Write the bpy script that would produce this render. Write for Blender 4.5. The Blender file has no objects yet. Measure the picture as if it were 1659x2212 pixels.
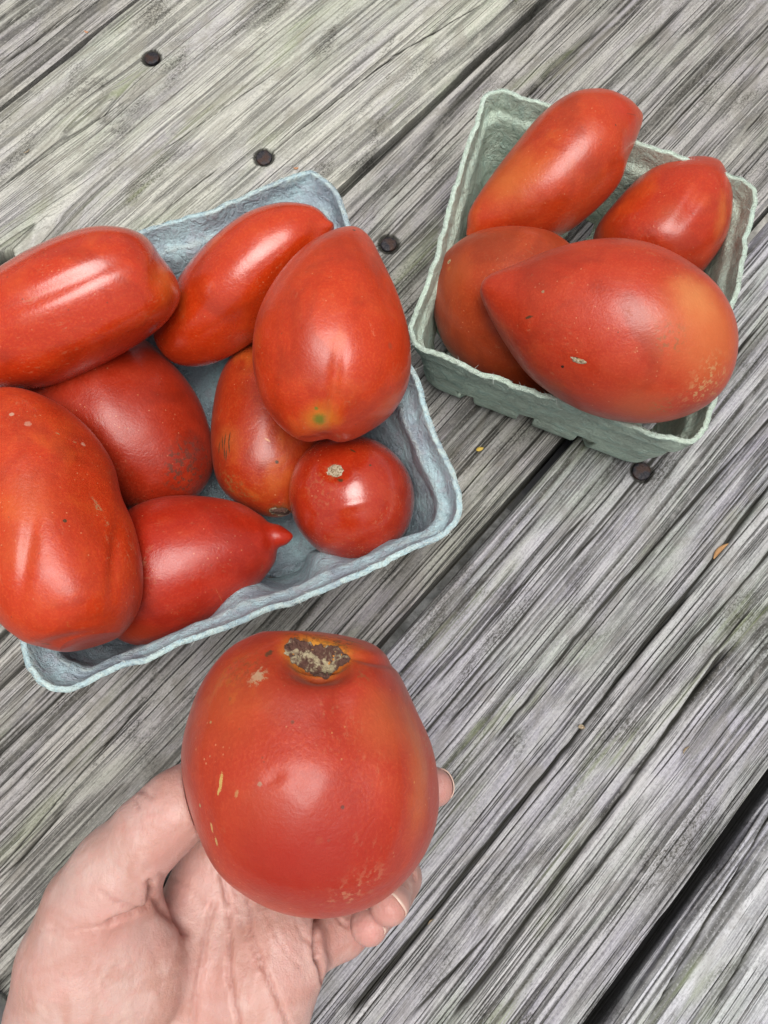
import bpy, math, random
import numpy as np
from mathutils import Vector, Matrix
from mathutils.bvhtree import BVHTree
random.seed(7); np.random.seed(7)
S = bpy.context.scene
C = S.collection

# ------------------------------------------------------------------ camera, sky, sun, exposure
FP, CX, CY = 1660.0, 829.5, 1106.0          # focal length and centre, in units of a 1659 x 2212 frame
TILT, H = math.radians(15.4), 0.347
cam_d = bpy.data.cameras.new('camera'); cam = bpy.data.objects.new('camera', cam_d); C.objects.link(cam)
cam.location = (0, 0, H); cam.rotation_euler = (TILT, 0, 0)
cam_d.sensor_fit = 'VERTICAL'; cam_d.sensor_height = 24; cam_d.lens = 24 * FP / 2212.0
cam_d.clip_start = 0.01; cam_d.clip_end = 50
S.camera = cam
SUN_EL, SUN_AZ = math.radians(81), math.radians(160)      # azimuth from +Y towards +X
w = bpy.data.worlds.new('World'); S.world = w; w.use_nodes = True
nt = w.node_tree; nt.nodes.clear()
sky = nt.nodes.new('ShaderNodeTexSky'); sky.sky_type = 'NISHITA'; sky.sun_disc = False
sky.sun_elevation = SUN_EL; sky.sun_rotation = SUN_AZ; sky.air_density = 1.0; sky.dust_density = 6.0; sky.ozone_density = 1.0
bg = nt.nodes.new('ShaderNodeBackground'); bg.inputs[1].default_value = 0.060
hs = nt.nodes.new('ShaderNodeHueSaturation'); hs.inputs['Saturation'].default_value = 0.32
wo = nt.nodes.new('ShaderNodeOutputWorld')
nt.links.new(sky.outputs[0], hs.inputs['Color']); nt.links.new(hs.outputs[0], bg.inputs[0]); nt.links.new(bg.outputs[0], wo.inputs[0])
sd = bpy.data.lights.new('sun', 'SUN'); sd.energy = 1.5; sd.angle = math.radians(40); sd.color = (1, 0.965, 0.92)
sun = bpy.data.objects.new('sun', sd); C.objects.link(sun)
sdir = Vector((math.sin(SUN_AZ) * math.cos(SUN_EL), math.cos(SUN_AZ) * math.cos(SUN_EL), math.sin(SUN_EL)))
sun.rotation_euler = (-sdir).to_track_quat('-Z', 'Y').to_euler()
S.view_settings.view_transform = 'Standard'; S.view_settings.look = 'None'
S.view_settings.exposure = 0.86; S.view_settings.gamma = 1.0

# ------------------------------------------------------------------ helpers
CT, ST = math.cos(TILT), math.sin(TILT)
def P(px, py, z=0.0):
    """point of the place at height z on the line of sight measured at (px, py) in the photograph"""
    x = (px - CX) / FP; y = -(py - CY) / FP
    d = np.array([x, y * CT + ST, y * ST - CT]); k = (z - H) / d[2]
    return np.array([0, 0, H]) + k * d
def proj(v):
    v = np.asarray(v, float); r = v - np.array([0, 0, H])
    dep = -(r[..., 2] * CT) + r[..., 1] * ST
    yc = r[..., 1] * CT + r[..., 2] * ST
    return CX + FP * r[..., 0] / dep, CY - FP * yc / dep, dep
def depth_at(px, py, z): return float(proj(P(px, py, z))[2])
_T = np.random.RandomState(3).rand(64, 256, 256).astype(np.float32)
def noise(x, y, seed=0):
    x = np.asarray(x, float) + 1000.0; y = np.asarray(y, float) + 1000.0
    xi = np.floor(x).astype(int); yi = np.floor(y).astype(int); fx = x - xi; fy = y - yi
    fx = fx * fx * fx * (fx * (fx * 6 - 15) + 10); fy = fy * fy * fy * (fy * (fy * 6 - 15) + 10)
    T = _T[seed % 64]; a = T[xi & 255, yi & 255]; b = T[(xi + 1) & 255, yi & 255]; c = T[xi & 255, (yi + 1) & 255]; d = T[(xi + 1) & 255, (yi + 1) & 255]
    return ((a + (b - a) * fx) * (1 - fy) + (c + (d - c) * fx) * fy) * 2 - 1
def fbm(x, y, seed=0, octv=4):
    s = 0; a = 1.0; t = 0
    for i in range(octv):
        s = s + a * noise(x * 2 ** i, y * 2 ** i, seed + i); t += a; a *= 0.5
    return s / t
def noise3(v, sc, seed=0):
    v = np.asarray(v) * sc
    return (noise(v[:, 0] + .31 * v[:, 2], v[:, 1] - .57 * v[:, 2], seed) + noise(v[:, 1] + 7.3, v[:, 2] + .4 * v[:, 0], seed + 5) + noise(v[:, 2] + 3.1, v[:, 0] + .4 * v[:, 1], seed + 9)) / 1.8
def smooth01(x): x = np.clip(x, 0, 1); return x * x * (3 - 2 * x)
def mesh_np(name, V, F, mat, parent=None, smooth=True, attrs=None):
    V = np.asarray(V, np.float32); F = np.asarray(F, np.int32); k = F.shape[1]
    me = bpy.data.meshes.new(name); me.vertices.add(len(V)); me.vertices.foreach_set('co', V.ravel())
    me.loops.add(F.size); me.loops.foreach_set('vertex_index', F.ravel())
    me.polygons.add(len(F)); me.polygons.foreach_set('loop_start', np.arange(0, F.size, k, dtype=np.int32)); me.polygons.foreach_set('loop_total', np.full(len(F), k, np.int32))
    me.update(calc_edges=True); me.validate()
    if smooth: me.polygons.foreach_set('use_smooth', np.ones(len(me.polygons), bool))
    for n, a in (attrs or {}).items():
        at = me.attributes.new(n, 'FLOAT', 'POINT'); at.data.foreach_set('value', np.asarray(a, np.float32).ravel())
    me.materials.append(mat)
    o = bpy.data.objects.new(name, me); C.objects.link(o)
    if parent: o.parent = parent
    return o
def tag(o, label=None, cat=None, group=None, kind=None):
    if label: o['label'] = label
    if cat: o['category'] = cat
    if group: o['group'] = group
    if kind: o['kind'] = kind
    return o
def grid_faces(n, m, wrap_n=False, wrap_m=False):
    i = np.arange(n if wrap_n else n - 1); j = np.arange(m if wrap_m else m - 1)
    I, J = np.meshgrid(i, j, indexing='ij'); I2 = (I + 1) % n; J2 = (J + 1) % m
    return np.stack([I * m + J, I2 * m + J, I2 * m + J2, I * m + J2], -1).reshape(-1, 4)
class NT:
    """small node-tree builder"""
    def __init__(s, name):
        s.m = bpy.data.materials.new(name); s.m.use_nodes = True; s.t = s.m.node_tree; s.t.nodes.clear()
        s.out = s.n('ShaderNodeOutputMaterial'); s.b = s.n('ShaderNodeBsdfPrincipled'); s.l(s.b.outputs[0], s.out.inputs[0])
        s.tc = s.n('ShaderNodeTexCoord').outputs['Object']
    def n(s, t, **k):
        x = s.t.nodes.new(t)
        for a, b in k.items(): setattr(x, a, b)
        return x
    def l(s, a, b): s.t.links.new(a, b)
    def set(s, sock, v):
        if isinstance(v, bpy.types.NodeSocket): s.l(v, sock)
        elif isinstance(v, (tuple, list)) and len(v) == 3 and sock.type == 'RGBA': sock.default_value = (*v, 1)
        else: sock.default_value = v
    def noise(s, sc, det=3, rough=.55, vec=None, dist=0):
        x = s.n('ShaderNodeTexNoise'); s.l(vec or s.tc, x.inputs['Vector']); x.inputs['Scale'].default_value = sc; x.inputs['Detail'].default_value = det
        x.inputs['Roughness'].default_value = rough; x.inputs['Distortion'].default_value = dist; return x.outputs['Fac']
    def voro(s, sc, vec=None, feat='F1'):
        x = s.n('ShaderNodeTexVoronoi', feature=feat); s.l(vec or s.tc, x.inputs['Vector']); x.inputs['Scale'].default_value = sc; return x.outputs['Distance']
    def scale(s, v, vec=None):
        x = s.n('ShaderNodeVectorMath', operation='MULTIPLY'); s.l(vec or s.tc, x.inputs[0]); x.inputs[1].default_value = v; return x.outputs[0]
    def ramp(s, f, a, b, lo=0., hi=1.):
        x = s.n('ShaderNodeMapRange', interpolation_type='SMOOTHSTEP'); s.set(x.inputs[0], f); x.inputs[1].default_value = a; x.inputs[2].default_value = b
        x.inputs[3].default_value = lo; x.inputs[4].default_value = hi; return x.outputs[0]
    def mix(s, f, a, b, mode='MIX'):
        x = s.n('ShaderNodeMix', data_type='RGBA', blend_type=mode); s.set(x.inputs[0], f); s.set(x.inputs[6], a); s.set(x.inputs[7], b); return x.outputs[2]
    def math(s, op, a, b=None):
        x = s.n('ShaderNodeMath', operation=op); s.set(x.inputs[0], a)
        if b is not None: s.set(x.inputs[1], b)
        return x.outputs[0]
    def vmath(s, op, a, b=None, out=0):
        x = s.n('ShaderNodeVectorMath', operation=op); s.set(x.inputs[0], a)
        if b is not None: s.set(x.inputs[1], b)
        return x.outputs[out]
    def attr(s, n): return s.n('ShaderNodeAttribute', attribute_name=n).outputs['Fac']
    def bump(s, h, st, dist, prev=None):
        x = s.n('ShaderNodeBump'); x.inputs['Strength'].default_value = st; x.inputs['Distance'].default_value = dist; s.l(h, x.inputs['Height'])
        if prev: s.l(prev, x.inputs['Normal'])
        return x.outputs[0]
    def fin(s, col, rough=.5, normal=None, spec=.5, **k):
        s.set(s.b.inputs['Base Color'], col); s.set(s.b.inputs['Roughness'], rough); s.b.inputs['Specular IOR Level'].default_value = spec
        if normal: s.l(normal, s.b.inputs['Normal'])
        for a, v in k.items(): s.set(s.b.inputs[a.replace('_', ' ')], v)
        return s.m

# ------------------------------------------------------------------ materials of the setting
def wood_mat(name, tone, seed, green=.5, dirt=.5, crisp=1.0):
    m = NT(name)
    off = m.vmath('ADD', m.tc, (seed * 3.7, seed * 1.3, 0))
    cav, stk, wv = m.attr('cav'), m.attr('streak'), m.attr('wv')
    sx = m.n('ShaderNodeSeparateXYZ'); m.l(m.tc, sx.inputs[0]); cx = m.n('ShaderNodeCombineXYZ'); m.l(sx.outputs[0], cx.inputs[0]); m.l(wv, cx.inputs[1]); cx.inputs[2].default_value = seed
    g = cx.outputs[0]                                   # x along the board, y across the grain
    N = lambda a, b, det=3, rg=.6, z=0: m.noise(1, det, rg, m.vmath('ADD', m.scale((a, b, 1), g), (z * 1.7, z * 2.3, z)))
    band = N(1.5, 110, 3, .6, 1); fib = N(3.5, 520, 3, .6, 2); fine = N(22, 1500, 3, .7, 3)
    def hair(a, b, wdt, z):                             # thin lines where a long-drawn noise crosses its mean
        n = N(a, b, 1, .4, z); return m.ramp(m.math('ABSOLUTE', m.math('SUBTRACT', n, .5)), wdt, 0.0)
    l1 = m.math('MULTIPLY', hair(.9, 130, .034, 4), m.ramp(N(5, 60, 2, .5, 5), .42, .50))
    l2 = m.math('MULTIPLY', hair(1.4, 280, .054, 6), m.ramp(N(9, 110, 2, .5, 7), .46, .54))
    l3 = m.math('MULTIPLY', hair(3, 620, .075, 8), m.ramp(N(20, 160, 2, .5, 9), .46, .60))
    lines = m.math('MAXIMUM', m.math('MAXIMUM', l1, m.math('MULTIPLY', l2, .85)), m.math('MULTIPLY', l3, .65))
    pat = m.noise(1, 3, .55, m.scale((14, 32, 10), off), .6)
    pat2 = m.noise(1, 3, .6, m.scale((9, 22, 10), m.vmath('ADD', off, (5, 9, 0))), .8)
    light = tuple(c * 1.20 for c in tone); dark = tuple(c * .70 for c in tone)
    f = m.math('ADD', m.math('MULTIPLY', stk, .5), m.math('ADD', m.math('MULTIPLY', band, .25), m.math('MULTIPLY', fib, .25)))
    col = m.mix(m.ramp(f, .34, .62), dark, light)
    col = m.mix(m.ramp(pat, .38, .66, 0, .6), col, tuple(c * f_ for c, f_ in zip(tone, (.93, .89, 1.08))))
    col = m.mix(m.ramp(pat2, .46, .7, 0, green), col, (tone[0] * .78, tone[1] * .92, tone[2] * .70))
    col = m.mix(m.ramp(fib, .5, .68, 0, .40), col, tuple(min(c * 1.4, .8) for c in tone))
    col = m.mix(m.ramp(fib, .46, .32, 0, .6), col, tuple(c * .45 for c in tone))
    col = m.mix(m.ramp(fine, .52, .68, .0, .40), col, tuple(min(c * 1.5, .8) for c in tone))
    col = m.mix(m.ramp(fine, .48, .30, .0, .65), col, tuple(c * .36 for c in tone))
    col = m.mix(m.math('MULTIPLY', lines, crisp), col, (.035, .033, .027))
    grit = m.noise(1, 4, .8, m.scale((700, 1100, 700), off))
    col = m.mix(m.ramp(grit, .50, .64, 0, .50), col, tuple(c * .4 for c in tone))
    col = m.mix(m.ramp(grit, .48, .34, 0, .35), col, tuple(min(c * 1.45, .8) for c in tone))
    blot = m.noise(1, 4, .65, m.scale((34, 62, 30), m.vmath('ADD', off, (1, 5, 2))), 1.0)
    col = m.mix(m.ramp(blot, .50, .66, 0, .55), col, tuple(c * f_ for c, f_ in zip(tone, (.62, .60, .56))))
    col = m.mix(m.ramp(blot, .46, .34, 0, .35), col, tuple(c * f_ for c, f_ in zip(tone, (1.16, 1.15, 1.12))))
    # mildew: speckles gathered in patches
    sp = m.ramp(grit, .47, .58)
    pm = m.ramp(m.noise(1, 4, .65, m.scale((18, 46, 10), m.vmath('ADD', off, (2, 4, 1))), .7), .52, .68)
    col = m.mix(m.math('MULTIPLY', m.math('MULTIPLY', m.math('ADD', m.math('MULTIPLY', sp, .7), .3), pm), dirt * 1.1), col, (.050, .047, .038))
    sp2 = m.ramp(m.voro(1, m.scale((260, 520, 300), off)), .20, .06)
    pm2 = m.ramp(m.noise(1, 2, .5, m.scale((22, 34, 10), m.vmath('ADD', off, (8, 1, 1)))), .5, .62)
    col = m.mix(m.math('MULTIPLY', m.math('MULTIPLY', sp2, pm2), .6), col, (.06, .055, .042))
    moss = m.math('MULTIPLY', m.ramp(m.noise(1, 3, .6, m.scale((11, 40, 10), m.vmath('ADD', off, (3, 6, 4)))), .56, .72), m.ramp(fib, .35, .6, .9, .2))
    col = m.mix(m.math('MULTIPLY', moss, green), col, (tone[0] * .62, tone[1] * .74, tone[2] * .36))
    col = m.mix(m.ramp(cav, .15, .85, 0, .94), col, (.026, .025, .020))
    inv = m.math('SUBTRACT', 1.0, lines)
    bn = m.bump(inv, .9 * crisp, .0012); bn = m.bump(fine, .6, .0007, bn); bn = m.bump(fib, .7, .0012, bn); bn = m.bump(grit, .3, .0004, bn)
    return m.fin(col, m.ramp(fine, .3, .7, .72, .92), bn, .25)
tones = [(.37, .36, .325), (.44, .435, .385), (.335, .325, .30), (.385, .382, .385), (.44, .445, .455)]
WM = [wood_mat('weathered_wood_%s' % n, t, i + 1, g, d, c) for i, (n, t, g, d, c) in enumerate(zip(
    ['beige', 'pale', 'grey', 'bluish', 'silver'], tones, [.35, .5, .45, .7, .5], [.5, .8, .75, .75, .5], [.9, .68, 1, 1, .9]))]
m = NT('dark_timber'); n_ = m.noise(1, 3, .6, m.scale((10, 200, 50))); DARKW = m.fin(m.mix(n_, (.07, .075, .085), (.15, .155, .165)), .85, m.bump(n_, .4, .002))
m = NT('rusty_nail'); n_ = m.noise(900, 4, .7); n2_ = m.noise(250, 2, .5)
NAIL = m.fin(m.mix(m.ramp(n2_, .4, .65), m.mix(m.ramp(n_, .4, .65), (.016, .016, .022), (.045, .042, .046)), (.055, .028, .02)), .5, m.bump(n_, .8, .0006), .5, Metallic=.35)
m = NT('gravel'); v_ = m.voro(34, m.vmath('ADD', m.tc, (.3, .2, 0))); vc = m.noise(26, 5, .75, None, 1.5)
GRAV = m.fin(m.mix(m.ramp(v_, .45, .8, 0, .5), m.mix(m.ramp(vc, .35, .65), (.78, .76, .70), (.40, .38, .33)), (.10, .10, .08)), .9, m.bump(v_, 1, .02))

# ------------------------------------------------------------------ ground far below, table of planks
gx = np.linspace(-6, 6, 13); V = [(x, y, -.74) for x in gx for y in gx]
tag(mesh_np('ground', V, grid_faces(13, 13), GRAV), 'pale gravel ground far below, glimpsed through the gaps between the planks', kind='structure')

ANG = math.radians(48.1); U2 = np.array([math.cos(ANG), math.sin(ANG)]); V2 = np.array([math.sin(ANG), -math.cos(ANG)])
def uv(px, py): p = P(px, py)[:2]; return float(p @ U2), float(p @ V2)
table = bpy.data.objects.new('wooden_table', None); C.objects.link(table)
tag(table, 'weathered grey wooden table of wide nailed planks under the two baskets', 'table')
TABLE_ROT = Matrix(((U2[0], -V2[0], 0, 0), (U2[1], -V2[1], 0, 0), (0, 0, 1, 0), (0, 0, 0, 1)))   # local x along the plank, local y = -v
def nodes_u(): return np.unique(np.round(np.concatenate([np.arange(-.75, -.235, .02), np.arange(-.235, .475, .00145), np.arange(.475, .95, .02)]), 5))
CR = {  # long drying cracks, traced along the boards: (points, width m, depth m)
 1: [([(863, 104), (775, 192), (645, 286), (520, 374)], .0005, .0012), ([(286, 208), (190, 265), (90, 340), (0, 405)], .0006, .0012),
     ([(1050, 0), (930, 70), (830, 130)], .0005, .001), ([(480, 350), (400, 420), (330, 470)], .0005, .001), ([(120, 445), (60, 500), (0, 545)], .0005, .001), ([(640, 120), (480, 245), (330, 330)], .0004, .0009)],
 2: [([(1659, 60), (1560, 150), (1440, 280), (1400, 330)], .0008, .002), ([(1300, 60), (1180, 160), (1040, 300)], .0006, .0015),
     ([(330, 1500), (180, 1650), (60, 1800), (-20, 1900)], .0006, .0015), ([(760, 1330), (650, 1440), (500, 1600), (300, 1800)], .0006, .0015),
     ([(150, 1730), (70, 1830), (0, 1900)], .0014, .003), ([(70, 2010), (0, 2110)], .001, .003), ([(1659, 230), (1600, 300)], .0007, .002)],
 3: [([(1659, 1055), (1566, 1175), (1457, 1315), (1405, 1388), (1296, 1513), (1160, 1703), (1030, 1859), (900, 2020), (796, 2150), (740, 2212)], .0013, .004),
     ([(1590, 1380), (1477, 1526), (1316, 1755), (1191, 1932), (1108, 2030), (1046, 2124), (962, 2212)], .0010, .003),
     ([(1659, 905), (1514, 1071), (1384, 1216), (1296, 1315), (1239, 1388), (1129, 1529), (1057, 1613)], .0010, .0028),
     ([(1659, 1200), (1540, 1330), (1440, 1450), (1380, 1530)], .0008, .002), ([(1640, 1290), (1550, 1400), (1480, 1500)], .0006, .0015),
     ([(1120, 1400), (1020, 1500), (950, 1590)], .0006, .0016), ([(1280, 1090), (1160, 1240), (1010, 1400), (930, 1490)], .0006, .0016),
     ([(1460, 950), (1330, 1110), (1220, 1230)], .0005, .0014), ([(1090, 1980), (960, 2110), (880, 2212)], .0006, .0014), ([(1400, 1740), (1280, 1890), (1200, 2000)], .0005, .0012),
     ([(1000, 1650), (900, 1780), (860, 1830)], .0005, .0012), ([(1640, 700), (1560, 800), (1470, 900)], .0007, .002)],
 4: [([(1659, 1790), (1560, 1930), (1500, 2030), (1400, 2212)], .0008, .002), ([(1659, 1990), (1580, 2110), (1530, 2212)], .0007, .0016), ([(1659, 1880), (1600, 1960)], .0005, .001)],
 0: [([(100, 0), (0, 60)], .0006, .0015), ([(200, 0), (90, 80), (0, 140)], .0007, .0018)]}
KNOTS = {1: [(-10, 575, .012, True), (195, 245, .006, False)]}
def board(idx, v0, v1, mat, rough=1.0, coarse=False, extra=0):
    us = nodes_u() if not coarse else np.arange(-.75, .96, .01)
    nv = int((v1 - v0) / (.00052 if not coarse else .003))
    vs = np.linspace(v0, v1, nv)
    U, Vv = np.meshgrid(us, vs, indexing='ij'); sd_ = 7 * idx + 3
    warp = .008 * noise(U / .45, Vv / .12, sd_) + .0009 * noise(U / .12, Vv / .04, sd_ + 1) + .00022 * noise(U / .025, Vv / .012, sd_ + 2)
    hole = np.zeros_like(U); kn = np.zeros_like(U)
    for (kx, ky, kr, deep) in KNOTS.get(idx, []):
        ku, kv = uv(kx, ky); du = (U - ku) / 2.2; dv = Vv - kv; r = np.sqrt(du ** 2 + dv ** 2) + 1e-6
        warp += -np.sign(dv) * kr * .9 * np.exp(-(r / (kr * 1.6)) ** 2) * np.minimum(1, np.abs(dv) / (kr * .4))
        rr = np.sqrt(((U - ku) / 1.15) ** 2 + dv ** 2) / kr * (1 + .25 * noise(U / .006, Vv / .006, 40))
        kn = np.maximum(kn, np.exp(-(rr / 1.2) ** 4) * (.6 + .4 * np.sin(rr * 9)))
        if deep: hole = np.maximum(hole, smooth01((.75 - rr) / .25))
    W = Vv + warp
    wide = noise(U / .9, W / .0065, sd_ + 3)
    n1 = noise(U / .6, W / .0031, sd_ + 4); n2 = noise(U / .35, W / .0015, sd_ + 5); n3 = noise(U / .10, W / .0010, sd_ + 6)
    reg = .55 + .45 * noise(U / .25, Vv / .045, sd_ + 7)
    gv = noise(U / .7, W / .0042, sd_ + 8); groove = np.clip(1 - np.abs(gv) / .075, 0, 1) * smooth01(noise(U / .12, W / .01, sd_ + 9) * 1.6 + .35)
    gv2 = noise(U / .4, W / .0021, sd_ + 10); groove2 = np.clip(1 - np.abs(gv2) / .13, 0, 1) * smooth01(noise(U / .06, W / .006, sd_ + 11) * 1.6 + .1)
    h = rough * (.00030 * wide + .00048 * n1 * reg + .00042 * n2 + .00022 * n3 - .0013 * groove * (.4 + .6 * reg) - .0007 * groove2)
    # splinters: little steps where the soft wood has torn away along the grain
    st = noise(U / .045, W / .0026, sd_ + 12); h -= rough * .00035 * smooth01((st - .45) / .08)
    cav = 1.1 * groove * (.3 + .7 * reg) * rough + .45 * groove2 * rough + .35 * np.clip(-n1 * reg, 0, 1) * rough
    for pts, wd, dp in CR.get(idx, []):
        q = np.array([uv(*p) for p in pts]); q = q[np.argsort(q[:, 0])]
        pf = np.polyfit(q[:, 0], q[:, 1], 2 if len(q) > 4 else 1); vc = np.polyval(pf, U) + .0007 * noise(U / .05, U * 0 + 2, sd_ + 13) + .00022 * noise(U / .006, U * 0 + 5, sd_ + 14)
        ends = smooth01((U - q[0, 0]) / .02 + .3) * smooth01((q[-1, 0] - U) / .02 + .3) if pts[0][0] < 1650 else smooth01((U - q[0, 0]) / .02 + .3)
        ww = 1.35 * wd * (.62 + .38 * noise(U / .03, U * 0 + 9, sd_ + 15)) + .00015
        k = np.exp(-np.abs((Vv - vc) / (ww * .8)) ** 3) * ends
        h -= dp * k; cav = np.maximum(cav, k * 1.0)
    h -= .012 * hole; cav = np.maximum(cav, hole)
    h -= .0004 * kn * 0; cav = np.maximum(cav, .35 * kn)
    for (nx, ny) in [(327, 125), (570, 340), (840, 527), (1387, 1018)]:
        nu, nv_ = uv(nx, ny); r = np.hypot(U - nu, Vv - nv_)
        k = smooth01((.0058 - r) / .0012); h = h * (1 - k) - .0022 * k; cav = np.maximum(cav, .8 * smooth01((.0068 - r) / .0014))
    # worn long edges
    e0 = Vv - v0 - .0009 * (noise(U / .03, U * 0 + 1, sd_ + 16) + 1); e1 = v1 - Vv - .0009 * (noise(U / .03, U * 0 + 4, sd_ + 17) + 1)
    e = np.minimum(e0, e1); h -= .0018 * np.clip(1 - e / .0016, 0, 1.4) ** 2
    if idx == 0: kk = smooth01((.0085 - e1) / .0015); h = h * (1 - kk) - kk * (.0006 + .35 * np.clip(.0085 - e1, 0, 1)); cav = cav * (1 - kk)
    h = np.minimum(h, 0.0006)
    stk = np.clip(.55 + .35 * n1 + .25 * n2 + .18 * wide + .12 * n3, 0, 1)
    if idx == 0: stk = stk * (1 - kk) + 1.3 * kk
    n, mv = U.shape
    # profile columns: side, top, side, closed underneath
    zb = -.038
    def side(vcol, j): 
        out = []
        for zz in ((zb, -.026, -.016, -.009) if j == 0 else (-.009, -.016, -.026, zb)):
            wob = .0006 * noise(us / .05, us * 0 + zz * 400, sd_ + 18)
            out.append(np.stack([us, np.full(n, vcol) + wob, np.full(n, zz)], -1))
        return out
    top = np.stack([U, Vv, h], -1)
    cols = side(v0, 0) + [top[:, j] for j in range(mv)] + side(v1, 1)
    A = np.stack(cols, 1); m_ = A.shape[1]
    pad = lambda a, f: np.concatenate([np.full((n, 4), f), a, np.full((n, 4), f)], 1)
    sidenoise = np.stack([.5 + .4 * noise(us / .1, us * 0 + k * 1.7, sd_ + 20) for k in range(4)], 1)
    stka = np.concatenate([sidenoise, stk, sidenoise], 1)
    co = A.reshape(-1, 3).copy(); co[:, 1] *= -1
    F = grid_faces(n, m_, wrap_m=True)
    o = mesh_np('plank', co, F, mat, table, attrs={'hgt': pad(h * 800, 0), 'cav': pad(cav, .35 if extra == 0 else extra), 'streak': stka, 'wv': np.concatenate([np.repeat(vs[:1][None] + 3 + np.linspace(0, .03, 4)[None], n, 0), W, np.repeat(vs[-1:][None] + 3 + np.linspace(0, .03, 4)[None], n, 0)], 1)})  # side faces get a flat dark tint, painting the shade deep in the gaps
    o.matrix_world = TABLE_ROT
    return o
ga, gb, gc, gd = -.3768, -.2000, -.0225, .1393
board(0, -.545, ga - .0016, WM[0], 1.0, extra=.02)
board(1, ga + .0034, gb - .0028, WM[1], .62)
board(2, gb + .0028, gc - .0027, WM[2], .95)
board(3, gc + .0027, gd - .0032, WM[3], 1.0)
board(4, gd + .0032, .250, WM[4], .95, extra=.7)  # extra: stronger painted gap shade on this board's sides
board(5, .258, .42, WM[3], 1.0, coarse=True)
def box(name, x0, x1, y0, y1, z0, z1, mat, parent, mw=None, bevel=0):
    V = [(x, y, z) for x in (x0, x1) for y in (y0, y1) for z in (z0, z1)]
    F = [(0, 1, 3, 2), (4, 6, 7, 5), (0, 4, 5, 1), (2, 3, 7, 6), (0, 2, 6, 4), (1, 5, 7, 3)]
    o = mesh_np(name, V, F, mat, parent, smooth=False)
    if mw: o.matrix_world = mw
    if bevel: b = o.modifiers.new('bevel', 'BEVEL'); b.width = bevel; b.segments = 2
    return o
box('batten', .135, .222, -.42, .545, -.077, -.0385, DARKW, table, TABLE_ROT, .002)

def lathe(prof, seg=32, wob=0, seed=0):
    V = []; n = len(prof)
    for i in range(seg):
        a = 2 * math.pi * i / seg
        for (r, z) in prof: 
            rr = r * (1 + wob * noise(np.array([math.cos(a) * 2 + 5 + seed]), np.array([math.sin(a) * 2 + z * 900]), 50)[0])
            V.append((rr * math.cos(a), rr * math.sin(a), z))
    return np.array(V), grid_faces(seg, n, wrap_n=True)
for k, (nx, ny) in enumerate([(327, 125), (570, 340), (840, 527), (1387, 1018)]):
    r = .0043
    V, F = lathe([(.0014, -.03), (.0014, -.0035), (r, -.0032), (r * 1.0, -.0016), (r * .93, -.0011), (r * .8, -.0010), (r * .55, -.0007), (r * .3, -.0008), (.00001, -.0008)], 28, .06, k * 3)
    p = P(nx, ny, -.001)
    o = mesh_np('nail', V, F, NAIL, table); o.location = (p[0], p[1], 0.0004 - .0003 * (k % 2)); o.rotation_euler = (random.uniform(-.12, .12), random.uniform(-.12, .12), k * 1.3); o.scale = ((1.0, 1.04, .97, 1.08)[k], (1.03, .98, 1.0, 1.02)[k], 1)

# ------------------------------------------------------------------ pulp baskets
def pulp_mat(name, a, b, c, worn):
    m = NT(name)
    f1 = m.noise(700, 5, .7, None, .6); f2 = m.noise(160, 4, .65, None, 1.0); f3 = m.noise(38, 3, .6, None, .8); rim = m.attr('rim')
    col = m.mix(m.ramp(f3, .38, .62), a, b)
    col = m.mix(m.ramp(f2, .45, .68, 0, .7), col, c)
    col = m.mix(m.ramp(f1, .5, .75, 0, .35), col, tuple(x * 1.35 for x in b))
    col = m.mix(m.ramp(f1, .5, .3, 0, .4), col, tuple(x * .7 for x in a))
    col = m.mix(m.math('MULTIPLY', rim, m.ramp(f2, .38, .62, .05, .85)), col, worn)
    bn = m.bump(f2, .9, .0022); bn = m.bump(f1, .9, .0009, bn)
    return m.fin(col, .95, bn, .12)
PB = pulp_mat('blue_grey_pulp', (.31, .38, .44), (.43, .60, .64), (.40, .43, .49), (.58, .73, .70))
PG = pulp_mat('sage_pulp', (.42, .50, .42), (.52, .64, .53), (.40, .56, .49), (.58, .70, .60))
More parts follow.
